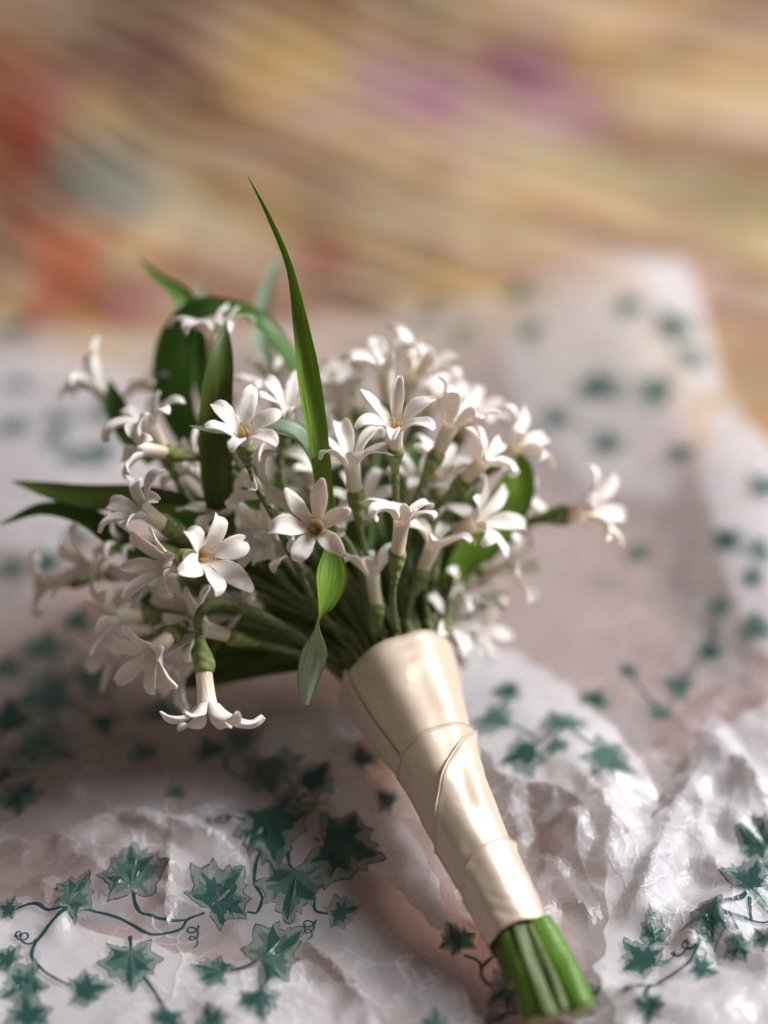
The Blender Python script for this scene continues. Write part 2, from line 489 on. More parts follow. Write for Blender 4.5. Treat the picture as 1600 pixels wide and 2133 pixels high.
def paper_z(x, y):
    x = np.asarray(x, float); y = np.asarray(y, float)
    # how crumpled each area is
    k = .09 + 1.0 * blob(x, y, 1430, 1880, 6.5, 7.5) + .75 * blob(x, y, 180, 1760, 6.5, 4.5) + .45 * blob(x, y, 150, 2050, 7, 4) \
        + .55 * blob(x, y, 1560, 1500, 4, 6) + .5 * blob(x, y, 1190, 1740, 3.0, 3.4) + .3 * blob(x, y, 650, 2080, 4, 3)
    k = np.clip(k, 0, 1.1)
    z = .28 + .10 * vnoise(x / 8, y / 8, 40) + .30 * vnoise(x / 15, y / 15, 41)
    z = z + k * (.6 * facet(x, y, 4.6, 1) + .62 * facet(x, y, 2.3, 2, .3) + .38 * facet(x, y, 1.15, 3, .3) + .035 * facet(x, y, .6, 9, .4)) + .03 * facet(x, y, 1.8, 5)
    # sharp creases
    z = z + ridge(x, y, (160, 1640), (360, 1740), .55, .55) + ridge(x, y, (300, 1690), (480, 1770), .5, .5)
    z = z + ridge(x, y, (470, 1700), (560, 1790), .3, .4) + ridge(x, y, (640, 1960), (790, 2120), .55, .6)
    z = z + ridge(x, y, (355, 1740), (345, 1960), .35, .35) + ridge(x, y, (0, 1690), (180, 1640), .35, .6)
    z = z + ridge(x, y, (1290, 1760), (1200, 1650), .7, .8) + ridge(x, y, (1330, 1870), (1440, 1640), .8, .7)
    z = z + ridge(x, y, (1220, 2000), (1600, 1960), .35, .5) + ridge(x, y, (1480, 1560), (1600, 1700), 1.2, .8)
    # broad swells: the lobe beside the handle, the ridge left of it, the lifted corner behind
    z = z + 1.0 * blob(x, y, 1150, 1560, 4.2, 4.6) + .9 * blob(x, y, 690, 1600, 2.3, 5.0)
    g = ground(1300, 640)
    z = z + 2.3 * np.exp(-((x - g[0]) / 7.5) ** 2) * sstep(g[1] - 22, g[1] + 2, y)
    z = z + 1.6 * blob(x, y, 1580, 1120, 4, 9) + .8 * blob(x, y, 90, 980, 6, 6)
    # pressed down where the handle lies
    d, t = seg_dist(x, y, ground(1180, 2120), ground(900, 1720))
    cap = .30 + .25 * t
    z = np.where(d < 3.2, np.minimum(z, cap + .25 * np.clip(d - .9, 0, 9) ** 1.5), z)
    z = z - .05
    return .05 + .5 * (z + np.sqrt(z * z + .05))

IVY_OUT = [(0, 1.0), (.13, .84), (.19, .68), (.31, .72), (.34, .54), (.46, .48), (.66, .52), (.63, .33), (.72, .20), (.98, .06), (.79, -.08), (.62, -.19),
           (.58, -.34), (.66, -.54), (.45, -.50), (.28, -.45), (.12, -.40), (0, -.28)]
IVY_IN = [(0, .80), (.09, .52), (.20, .44), (.16, .28), (.27, .20), (.48, .30), (.46, .16), (.76, .06), (.50, -.02), (.33, -.10), (.36, -.22), (.52, -.42), (.24, -.32), (.08, -.30)]
def ivy_outline(rng, inner=False, fine=True):
    """broad five-lobed leaf with a toothed edge; inner = the dark heart of the print"""
    H = IVY_IN if inner else IVY_OUT
    if not fine: H = H[::2] if inner else [H[i] for i in (0, 2, 4, 6, 7, 9, 11, 13, 15, 17)]
    sx, sy = (rng.uniform(.82, 1.12), rng.uniform(.82, 1.12))
    half = lambda w: [np.array(p) * (w, 1) + rng.uniform(-.045, .045, 2) for p in H]
    R, Lf = half(sx), half(-sy)
    pts = R + Lf[::-1][:-1] if not inner else R + Lf[::-1][:-1]
    out = []
    for k in range(len(pts)):
        a_, b_ = pts[k], pts[(k + 1) % len(pts)]
        out.append(a_)
        if fine:
            d_ = b_ - a_
            out.append(a_ + d_ * .5 + np.array([d_[1], -d_[0]]) * rng.uniform(-.12, .02))
    return np.array(out)

def in_poly(o, G):
    inside = np.zeros(len(G), bool)
    for k in range(len(o)):
        a, b = o[k], o[(k + 1) % len(o)]
        cr = ((a[1] > G[:, 1]) != (b[1] > G[:, 1]))
        with np.errstate(divide='ignore', invalid='ignore'):
            xi = (b[0] - a[0]) * (G[:, 1] - a[1]) / (b[1] - a[1]) + a[0]
        inside ^= cr & (G[:, 0] < xi)
    return inside

class Sheet:
    """collects grid points and printed shapes, then cuts them into one sheet of paper"""
    def __init__(self):
        self.V, self.F, self.ink, self.polys = [], [], [], []
    def poly(self, pts, ink):
        q = np.asarray(pts, float)
        if np.sum(q[:, 0] * np.roll(q[:, 1], -1) - np.roll(q[:, 0], -1) * q[:, 1]) < 0: q = q[::-1]
        self.polys.append((q, ink))
        o = len(self.V)
        self.V += [tuple(p) for p in q]
        self.F.append(list(range(o, o + len(pts)))); self.ink.append(ink)
    def leaf(self, px, py, wpx, ang, rng, fine=True, squash=1.0):
        c = ground(px, py); c2 = ground(px + 50, py)
        s = (c2[0] - c[0]) / 50 * wpx / 1.72
        th = math.radians(ang)
        R = np.array([[math.cos(th), -math.sin(th)], [math.sin(th), math.cos(th)]])
        sk = np.array([[squash, rng.uniform(-.15, .15)], [0, 1.06]])
        o = ivy_outline(rng, False, fine) @ sk.T
        area = .5 * np.sum(o[:, 0] * np.roll(o[:, 1], -1) - np.roll(o[:, 0], -1) * o[:, 1])
        if area < 0: o = o[::-1]
        T = lambda q: (q @ R.T) * s * np.array([1, 1.28]) + c
        self.poly(T(o), 1)
        if fine:
            ctr = np.array([0, .1])
            self.poly(T(ctr + (o - ctr) * .955), 2)
        else:
            self.ink[-1] = 2; self.polys[-1] = (self.polys[-1][0], 2)
        i = ivy_outline(rng, True, fine) @ sk.T + np.array([0, .03])
        pale = rng.uniform() < (.35 if fine else .55)
        self.poly(T(i), 5 if pale else 3)
        if fine:                                          # shaded half-lobes and flecks beside the ribs
            sg = rng.choice([-1, 1])
            for shp in ([(0, -.24), (.10, .2), (.18, .62), (.05, .90), (-.04, .5)], [(.05, -.24), (.42, -.30), (.60, -.46), (.50, -.18), (.70, -.02), (.3, -.05)],
                        [(-.05, -.1), (-.40, .16), (-.58, .40), (-.34, .38), (-.14, .34)]):
                self.poly(T((np.array(shp) * (sg, 1) + rng.uniform(-.04, .04, (len(shp), 2))) @ sk.T), 3 if pale else 5)
            for k in range(3):
                a = rng.uniform(0, 6.28); q = np.array([math.cos(a), math.sin(a) * .8]) * rng.uniform(.35, .6)
                e = np.array([[0, .13], [.04, 0], [0, -.13], [-.04, 0]])
                e = e @ np.array([[math.cos(a - 1.57), math.sin(a - 1.57)], [-math.sin(a - 1.57), math.cos(a - 1.57)]])
                self.poly(T(e + q), 5)
    def stroke(self, pts, w=.15, n=None):
        P = np.array([ground(*p) for p in pts])
        n = n or max(6, len(pts) * 10)
        C = catmull(np.c_[P, np.zeros(len(P))], n)[:, :2]
        for k in range(n - 1):
            a, b = C[k], C[k + 1]
            d = b - a; l = np.linalg.norm(d)
            if l < 1e-4: continue
            nr = np.array([-d[1], d[0]]) / l
            t0 = w / 2 * (1 - .25 * k / n) * (1 + .12 * math.sin(k * .5)); e = d / l * .02
            self.poly([a - e - nr * t0, b + e - nr * t0, b + e + nr * t0, a - e + nr * t0], 4)
    def curl(self, px, py, dx, dy, n=22):
        pts = []
        for k in range(n):
            f = k / (n - 1)
            a = f * 4.6 * math.pi
            pts.append((px + dx * f + 13 * (1 - .5 * f) * math.cos(a), py + dy * f + 11 * (1 - .5 * f) * math.sin(a)))
        self.stroke(pts, .085, n * 2)
    def build(self, name, outline, spacing, zf, mats, rng):
        o = np.array(outline)
        self.V = [tuple(p) for p in o] + self.V
        self.F = [list(range(len(o)))] + [[i + len(o) for i in f] for f in self.F]
        ink = [0] + self.ink
        x0, y0 = o.min(0); x1, y1 = o.max(0)
        G = []
        y = y0
        while y < y1:
            s = spacing * (1.0 if y < 78 else (1.8 if y < 96 else 3.2))
            n = int((x1 - x0) / s) + 1
            xs = x0 + np.arange(n) * s + rng.uniform(-.3, .3, n) * s
            G += list(zip(xs, y + rng.uniform(-.3, .3, n) * s)); y += s * .9
        G = np.array(G)
        inside = in_poly(o, G)
        self.V += [tuple(p) for p in G[inside]]
        edges = []
        for f in self.F:
            edges += [(f[i], f[(i + 1) % len(f)]) for i in range(len(f))]
        v, e, f, ov, oe, of = delaunay_2d_cdt([Vector(p) for p in self.V], edges, [], 0, 1e-4, False)
        P = np.array([(p[0], p[1]) for p in v])
        tri = np.array([t[:3] for t in f])
        ctr = P[tri].mean(1)
        pri = np.full(len(tri), -1.0); mi = np.zeros(len(tri), int)
        pri[in_poly(o, ctr)] = 0
        rank = {1: 1, 4: 1.5, 2: 2, 5: 2.5, 3: 3}
        order = np.argsort(ctr[:, 0]); xs_ = ctr[order, 0]
        for q, k in self.polys:
            lo, hi = np.searchsorted(xs_, [q[:, 0].min(), q[:, 0].max()])
            idx = order[lo:hi]
            idx = idx[(ctr[idx, 1] >= q[:, 1].min()) & (ctr[idx, 1] <= q[:, 1].max())]
            if not len(idx): continue
            hit = idx[in_poly(q, ctr[idx])]
            hit = hit[(pri[hit] >= 0) & (rank[k] > pri[hit])]
            pri[hit] = rank[k]; mi[hit] = k
        keep = pri >= 0
        faces = [tuple(map(int, t)) for t in tri[keep]]; mi = mi[keep]
        V = np.c_[P, zf(P[:, 0], P[:, 1])]
        return link_mesh(name, V, faces, mats, midx=mi, smooth=False)

def px_outline(pts, step=1.2, rough=.12, rng=None):
    P = [np.asarray(ground(*p)) for p in pts]
    out = []
    for k in range(len(P)):
        a, b = P[k], P[(k + 1) % len(P)]
        n = max(1, int(np.linalg.norm(b - a) / step))
        for j in range(n):
            out.append(a + (b - a) * j / n + (rng.uniform(-rough, rough, 2) if j else 0))
    return out

def build_tissue():
    rng = np.random.default_rng(5)
    S = Sheet()
    near = [  # px, py, width px, turn (deg, 0 = tip away from viewer), squash
        (275, 1822, 150, 8, .9), (152, 1872, 120, -30, .7), (455, 1862, 145, -45, 1.05), (18, 1884, 60, 70, .9), (560, 1722, 175, 200, 1.0),
        (705, 1772, 170, 250, 1.0), (612, 1838, 160, 175, 1.0), (706, 1905, 80, -75, .9), (272, 1985, 120, 185, 1.0),
        (562, 1978, 150, -60, 1.0), (450, 2012, 95, 75, .8), (535, 2074, 95, 200, .9), (55, 2035, 105, 120, .9), (175, 2050, 100, -80, .8),
        (60, 2105, 100, 20, 1), (15, 1990, 70, 60, 1), (350, 2110, 80, 160, 1), (440, 2128, 80, 20, 1), (35, 1650, 90, 190, 1.0), (10, 1615, 50, 30, 1),
        (955, 1962, 90, 20, .9), (1060, 2062, 100, 120, 1), (1215, 2085, 80, -60, 1), (905, 2140, 80, 0, 1), (1362, 1938, 78, 15, .8), (1345, 1988, 108, 30, 1),
        (1476, 1926, 105, 100, .9), (1536, 1976, 62, 205, 1), (1460, 2016, 66, -110, 1), (1352, 2104, 70, 170, 1), (1568, 1850, 120, -20, 1),
        (1592, 1970, 66, 30, 1), (1580, 1752, 90, 60, 1), (1620, 1810, 80, 10, 1)]
    far = [
        (560, 1602, 140, 190), (440, 1556, 80, 20), (505, 1535, 90, 60), (650, 1650, 100, -40), (75, 1552, 160, 250), (25, 1498, 120, 20),
        (110, 1440, 150, 100), (215, 1495, 80, 200), (90, 1350, 120, 0), (190, 1410, 120, -50), (10, 1390, 90, 0), (300, 1560, 70, 30), (370, 1640, 60, 120),
        (1025, 1512, 95, 230), (1172, 1545, 105, 20), (1095, 1602, 105, 100), (1158, 1606, 60, 10), (1258, 1615, 125, 240), (1062, 1446, 80, 90),
        (1236, 1470, 80, -30), (1310, 1396, 55, 20), (1420, 1432, 80, 60), (1375, 1486, 60, 10), (810, 1675, 60, 60), (1480, 1360, 80, 10), (1500, 1285, 70, 60), (1572, 1330, 80, 0),
        (1512, 1172, 85, 30), (1580, 1192, 70, 100), (1565, 1245, 60, 0), (1592, 1072, 90, 40), (1245, 845, 105, 0), (1372, 856, 105, 60), (1405, 735, 110, 30),
        (1160, 890, 80, 20), (1262, 945, 80, 0), (1445, 790, 80, 70), (1080, 650, 80, 0), (1110, 720, 70, 60), (890, 662, 70, 0), (960, 700, 60, 60), (1310, 700, 80, 20),
        (30, 682, 90, 0), (40, 800, 60, 0), (130, 888, 80, 40), (30, 912, 80, 0), (120, 942, 70, 30), (220, 870, 90, 20), (215, 962, 100, 70), (150, 980, 60, 0),
        (95, 1180, 90, 30), (20, 1190, 80, 0), (160, 1130, 70, 0), (160, 1290, 90, 0), (330, 1480, 90, 0), (760, 1600, 70, 20), (1420, 980, 70, 20), (1330, 1160, 70, 0)]
    for a in near: S.leaf(a[0], a[1], a[2], a[3], rng, True, a[4])
    for a in far: S.leaf(a[0], a[1], a[2], a[3], rng, False)
    for s in [[(20, 1885), (70, 1878), (110, 1896), (190, 1892), (250, 1905), (310, 1934), (372, 1924), (390, 1903), (425, 1890)],
              [(276, 1838), (281, 1872), (298, 1898), (340, 1908), (386, 1904)], [(270, 1938), (272, 1965)], [(152, 1888), (104, 1922), (72, 1954), (66, 1986), (92, 2014), (130, 2036), (172, 2046)], [(452, 2010), (500, 2004), (552, 1986)], [(60, 2100), (66, 2066), (56, 2036)], [(350, 2105), (312, 2040), (276, 1996)],
              [(552, 1775), (535, 1790), (530, 1830), (546, 1868), (535, 1900), (515, 1897)], [(598, 1772), (612, 1812), (680, 1802)],
              [(640, 1848), (652, 1876), (660, 1896), (700, 1906)], [(560, 1700), (606, 1690), (614, 1655), (590, 1630)], [(614, 1690), (640, 1672)], [(562, 1690), (505, 1712), (470, 1714)],
              [(560, 1990), (552, 2030), (536, 2070)], [(20, 1610), (14, 1590)],
              [(968, 1990), (1000, 2012), (1004, 2042), (1030, 2064), (1070, 2070)], [(1004, 2020), (1024, 1996)], [(1080, 2105), (1050, 2112), (1010, 2133)],
              [(1350, 2095), (1346, 2075), (1366, 2046), (1420, 2020), (1448, 1985), (1460, 1950)], [(1300, 2068), (1330, 2064), (1362, 2046)],
              [(1490, 1930), (1540, 1925), (1610, 1912)], [(1520, 1928), (1535, 1950)], [(1560, 1880), (1565, 1920)],
              [(480, 1555), (470, 1590), (510, 1615), (560, 1600)], [(1095, 1598), (1140, 1572), (1172, 1548), (1205, 1580), (1258, 1612)], [(1026, 1512), (1060, 1530), (1110, 1566)], [(1062, 1450), (1050, 1480), (1030, 1508)],
              [(1512, 1172), (1545, 1200), (1580, 1192), (1575, 1230), (1565, 1246)], [(1500, 1285), (1488, 1320), (1480, 1358), (1430, 1400), (1420, 1430)],
              [(1245, 845), (1310, 862), (1372, 856), (1400, 800), (1405, 735)], [(1160, 890), (1210, 900), (1262, 944)], [(1310, 1396), (1340, 1440), (1375, 1484), (1420, 1432)],
              [(440, 1556), (470, 1545), (505, 1536)], [(75, 1552), (60, 1520), (26, 1500)], [(110, 1440), (150, 1460), (214, 1494)], [(1568, 1850), (1540, 1890), (1476, 1926)]]:
        S.stroke(s)
    for c in [(400, 1915, 4, 40), (645, 1915, -2, 34), (468, 1712, -42, 4), (1445, 1968, -55, 18), (1325, 2060, -28, 14), (60, 1945, -30, -12), (1040, 2112, -30, 14)]:
        S.curl(*c)
    outline = px_outline([(-260, 2240), (1860, 2240), (1760, 1400), (1640, 1010), (1560, 930), (1500, 830), (1470, 700), (1430, 590), (1290, 585),
                          (1000, 640), (700, 655), (300, 690), (-120, 645), (-320, 1300)], 1.3, .10, rng)
    t = S.build("tissue_paper", outline, .16, paper_z, [M_PAPER, M_INK_EDGE, M_INK_MID, M_INK_DARK, M_INK_VINE, M_INK_SHADE], rng)
    t["label"] = "crumpled white tissue paper printed with green ivy leaves under the bouquet"
    t["category"] = "tissue paper"
    # second layers just below: folded paper, and some added to whiten paper catching the light
    layers = [
        [(-260, 1900), (60, 1860), (180, 1920), (330, 1950), (470, 2010), (640, 1990), (760, 2080), (860, 2240), (-260, 2240)],
        [(560, 1490), (680, 1470), (760, 1600), (860, 1740), (930, 1880), (960, 1980), (880, 1900), (760, 1800), (650, 1650), (540, 1560)],
        [(930, 1320), (1060, 1340), (1180, 1420), (1290, 1540), (1370, 1680), (1330, 1760), (1240, 1720), (1130, 1660), (1040, 1640), (960, 1500)],
        [(1320, 2240), (1240, 2010), (1270, 1900), (1250, 1790), (1370, 1720), (1440, 1640), (1500, 1520), (1600, 1480), (1760, 1500), (1860, 2240)],
        [(1180, 1700), (1240, 1690), (1300, 1770), (1400, 1790), (1430, 1880), (1360, 1960), (1290, 1990), (1300, 1890), (1230, 1830)],
        [(1410, 1650), (1480, 1480), (1560, 1560), (1560, 1700), (1480, 1760)],
        [(110, 1720), (260, 1660), (400, 1700), (520, 1790), (480, 1900), (330, 1860), (200, 1800)],
        [(1480, 880), (1600, 960), (1700, 1300), (1600, 1380), (1520, 1240), (1460, 1050)],
        [(-200, 730), (120, 720), (300, 760), (340, 960), (260, 1080), (130, 1150), (-200, 1120)],
        [(1040, 720), (1200, 650), (1400, 660), (1450, 900), (1400, 1060), (1230, 1010), (1090, 880)],
        [(1300, 600), (1425, 600), (1468, 720), (1498, 835), (1450, 880), (1420, 760), (1380, 670)],
    ]
    clear = [.22, .06, .12, .22, .40, .40, .62, .24, .40, .52, .22]
    for k, ly in enumerate(layers):
        M_PAPER2 = paper_material("tissue_whitening", None, clear[k])
        s2 = Sheet()
        zf = lambda x, y, k=k: np.maximum(paper_z(x, y) - .13, -.12)
        o = s2.build("whitening_layer", px_outline(ly, .55, .22, rng), .26, zf, M_PAPER2, rng)
        o.parent = t
    return t
build_tissue()

# ------------------------------------------------------------------ the bouquet
AXIS_PX = [(1085, 1958, -3.4), (1031, 1850, -2.2), (974, 1738, -.9), (922, 1618, 1.1), (872, 1502, 3.0), (834, 1416, 4.3)]
AXIS = np.array([at(*p) for p in AXIS_PX])
HTOP = AXIS[-1]; HDIR = unit(AXIS[-1] - AXIS[0])
base = at(1180, 2095, -5.4)
bouquet = bpy.data.objects.new("flower_bouquet", None)
COL.objects.link(bouquet)
bouquet.empty_display_size = .02
bouquet.location = Vector(base) * U
bouquet["label"] = "bouquet of small white star-shaped flowers with a cream satin ribbon handle"
bouquet["category"] = "bouquet"
BINV = Matrix.Translation(-Vector(base) * U)

# --- ribbon handle
def handle_point(u, th, extra=0.0):
    """u along the handle (0 cut end, 1 top), th around it (0 = towards viewer, + to the right)"""
    C = catmull(AXIS, 60)
    rad = np.interp(u, [0, .1, .3, .5, .62, .72, .85, 1.0, 1.1], [1.00, 1.06, 1.18, 1.32, 1.52, 1.80, 2.18, 2.50, 2.68])
    i = np.clip(u, 0, 1) * 59
    c = np.stack([np.interp(i, np.arange(60), C[:, k]) for k in range(3)], -1)
    c = c + np.outer(np.clip(u - 1, 0, 1) + np.minimum(u, 0), HDIR * 14.2) if np.ndim(u) else c
    right = unit(AX_R - HDIR * np.dot(AX_R, HDIR)); front = np.cross(right, HDIR)
    if np.dot(front, -AX_F) < 0: front = -front
    wr = .030 * vnoise(th * 2.2, u * 7, 61) + .016 * vnoise(th * 1.2 + u * 9, u * 16 - th * 2, 62)
    wr = wr + .045 * np.cos(5 * th + .9 + 2.0 * u) * (.35 + .65 * u) + .03 * np.cos(9 * th + 3 * u)
    wr = wr + .05 * np.exp(-((u - .60 + .10 * th) / .03) ** 2) * sstep(-.4, .6, th) - .04 * np.exp(-((u - .44 + .12 * th) / .035) ** 2) * sstep(.9, -.4, th)
    wr = wr + .04 * np.exp(-((u - .86 - .07 * th) / .04) ** 2)
    wr = wr + .05 * np.exp(-((u - .52 - .03 * th) / .035) ** 2) * np.cos(th * 5 + 1)
    wr = wr + .014 * np.sin(u * 95 + th * 9 + 4 * vnoise(th * 2, u * 6, 66)) * sstep(.1, .5, vnoise(th * 1.6, u * 8, 67))
    r = rad * (1 + .04 * np.cos(2 * th + .6)) + extra + wr
    return c + (np.sin(th) * r)[:, None] * right + (np.cos(th) * r)[:, None] * front

def ribbon_band(lo, hi, extra, seed, nu=26, nt=72, lift=0.0):
    th = np.linspace(-math.pi, math.pi, nt, endpoint=False)
    V, UV = [], []
    for layer in (0, 1):                                  # outer face, then inner face
        for i in range(nu):
            f = i / (nu - 1)
            u = lo(th) * (1 - f) + hi(th) * f
            ex = np.full(nt, extra - .035 * layer)
            ex = ex + lift * sstep(.90, 1.0, f) * (1 + .7 * np.cos(th - 1.2))
            V.append(handle_point(u, th, ex)); UV.append(np.c_[th * 1.4, u * 14])
    V = np.vstack(V); UV = np.vstack(UV)
    n = nu * nt
    F = grid_faces(nu, nt, closed=True) + grid_faces(nu, nt, n, flip=True, closed=True)
    for j in range(nt):
        j2 = (j + 1) % nt
        F.append((j, n + j, n + j2, j2))
        a = (nu - 1) * nt
        F.append((a + j, a + j2, n + a + j2, n + a + j))
    o = link_mesh("ribbon_wrap", V, F, M_SATIN, bouquet, uv=UV, inv=BINV)
    # woven selvedge along the upper edge
    E = handle_point(hi(th), th, extra + lift * (1 + .7 * np.cos(th - 1.2)) - .004)
    E = np.vstack([E, E[:1]])
    Vt, Ft, Ut = tube_geo(E, .034, 5, cap=False)
    link_mesh("ribbon_edge", Vt, Ft, M_SATIN, o, uv=Ut, inv=BINV)
    return o
C_ = lambda v: (lambda th: np.full_like(th, v))
interp = lambda xs, ys: (lambda th: np.interp(th, xs, ys))
PI = math.pi
ribbon_band(C_(.58), lambda th: 1.0 + .012 * np.sin(th * 2), .0, 1, nu=30)
ribbon_band(interp([-PI, PI], [.30, .34]), interp([-PI, -1.4, 0, 1.4, PI], [.63, .645, .668, .685, .63]), .07, 2, lift=.035)
ribbon_band(C_(.10), interp([-PI, -1.5, -1.1, -.5, 0, .6, 1.3, 1.9, PI], [.45, .37, .40, .485, .56, .63, .685, .66, .45]), .13, 3, lift=.07)
ribbon_band(C_(0.0), interp([-PI, -1.5, -1.0, -.4, .3, 1.4, PI], [.20, .175, .215, .258, .285, .305, .20]), .19, 4, lift=.055)

# the ribbon's first turn laps over itself down the left side of the handle
def ribbon_lap():
    nu, nt = 24, 14
    V, UV = [], []
    for layer in (0, 1):
        for i in range(nu):
            f = i / (nu - 1); u = np.full(nt, .62 + .385 * f)
            th = np.linspace(-2.6, -1.02 - .12 * math.sin(f * 3), nt)
            V.append(handle_point(u, th, np.full(nt, .05 - .035 * layer) + .03 * sstep(.85, 1, np.linspace(0, 1, nt)))); UV.append(np.c_[th * 1.4, u * 14])
    n = nu * nt
    F = grid_faces(nu, nt) + grid_faces(nu, nt, n, flip=True)
    for i in range(nu - 1):
        q = nt - 1
        F.append((i * nt + q, n + i * nt + q, n + (i + 1) * nt + q, (i + 1) * nt + q))
    link_mesh("ribbon_wrap", np.vstack(V), F, M_SATIN, bouquet, uv=np.vstack(UV), inv=BINV)
ribbon_lap()

# --- cut stems below the ribbon
def cut_stem(px0, py0, px1, py1, d0, d1, r, mat, seed, groove=.0):
    a, b = at(px0, py0, d0), at(px1, py1, d1)
    sd = np.cross(unit(b - a), AX_F) * .09 * math.sin(seed * 2.3)
    P = np.array([a + (b - a) * f + sd * math.sin(PI * f) for f in np.linspace(0, 1, 18)])
    T, N, B = frames(P)
    nc = 24; V, UV = [], []
    for i, p in enumerate(P):
        for j in range(nc):
            t = 2 * PI * j / nc
            rr = r * (1 + groove * math.cos(3 * t + seed) + (.05 + groove * .6) * float(vnoise(j * .55, i * .22, seed)) + .04 * float(vnoise(j * 1.3, i * .5, seed + 9)))
            if i == len(P) - 1: rr *= .93
            V.append(p + rr * (math.cos(t) * N[i] + math.sin(t) * B[i])); UV.append((j / nc * 2, i * .3))
    F = grid_faces(len(P), nc, closed=True)
    n = len(V)
    V.append(P[-1] + T[-1] * -.04); UV.append((.5, 4))
    k = (len(P) - 1) * nc
    mi = [0] * len(F)
    F += [(k + j, k + (j + 1) % nc, n) for j in range(nc)]
    mi += [1] * nc
    return link_mesh("cut_stem", V, F, [mat, M_CUT_END], bouquet, uv=UV, inv=BINV, midx=mi)
cut_stem(1118, 1925, 1212, 2108, -3.6, -5.6, .55, M_CUT_GREEN, 1, .05)
cut_stem(1080, 1935, 1150, 2122, -4.0, -6.3, .30, M_CUT_OLIVE, 2, .16)
cut_stem(1098, 1935, 1172, 2112, -4.0, -6.2, .27, M_CUT_OLIVE, 6, .16)
cut_stem(1062, 1950, 1122, 2128, -3.8, -5.9, .46, M_CUT_GREEN, 3, .08)
cut_stem(1040, 1960, 1075, 2050, -3.3, -4.6, .32, M_CUT_OLIVE, 4, .14)
cut_stem(1090, 1960, 1160, 2110, -3.0, -4.6, .55, M_CUT_OLIVE, 5, .10)
cut_stem(1118, 1960, 1190, 2100, -2.9, -4.5, .45, M_CUT_GREEN, 7, .05)

# --- flowers
NT_, NS_ = 9, 17
def petal_surface(rng, r0, a0, L, wmax, a1, cup, tipc, n, twist):
    """centre line bends outward from angle a0 (from the axis) to a1; returns f(s, t) -> local xyz"""
    ss = np.linspace(0, 1.2, 121)
    al = a0 + (a1 - a0) * (1 - (1 - np.clip(ss, 0, 1)) ** 1.7) + tipc * sstep(.62, 1.02, ss)
    ds = ss[1] - ss[0]
    rr = r0 + np.r_[0, np.cumsum(np.sin(al[:-1]) * ds * L)]
    zz = np.r_[0, np.cumsum(np.cos(al[:-1]) * ds * L)]
    h = PI / n
    w0 = r0 * math.sin(h)
    wp = np.interp(ss, [0, .10, .28, .50, .70, .84, .93, .98, 1.0, 1.2],
                   [w0, w0 * 1.05, wmax * .84, wmax, wmax * .90, wmax * .66, wmax * .45, wmax * .28, wmax * .17, 0])
    c0 = r0 * (1 - math.cos(h))
    cp = np.interp(ss, [0, .25, .6, 1, 1.2], [c0, c0 + cup * .4, cup, cup * .8, cup * .8])
    ph = rng.uniform(0, 6.28)
    def f(s, t):
        r_ = np.interp(s, ss, rr); z_ = np.interp(s, ss, zz); a_ = np.interp(s, ss, al)
        w = np.interp(s, ss, wp); c = np.interp(s, ss, cp)
        k = np.clip(s * 4, 0, 1)
        g = (np.sin(t * h) / math.sin(h)) * (1 - k) + t * k
        q = ((1 - np.cos(t * h)) / (1 - math.cos(h))) * (1 - k) + np.abs(t) ** 1.8 * k
        off = c * q + k * .03 * np.sin(s * 9 + ph + t * 2) * L * (.3 + np.abs(t)) * .5
        off = off - k * .034 * np.exp(-(t / .20) ** 2) * (1 - .6 * s)               # shallow mid-rib
        tw = twist * s * s
        tang = w * g * np.cos(tw) - off * np.sin(tw) * .5 + .05 * k * np.sin(ph + s * 2.5) * s
        off = off + w * g * np.sin(tw)
        return np.stack([r_ - np.cos(a_) * off, tang, z_ + np.sin(a_) * off], -1)
    return f

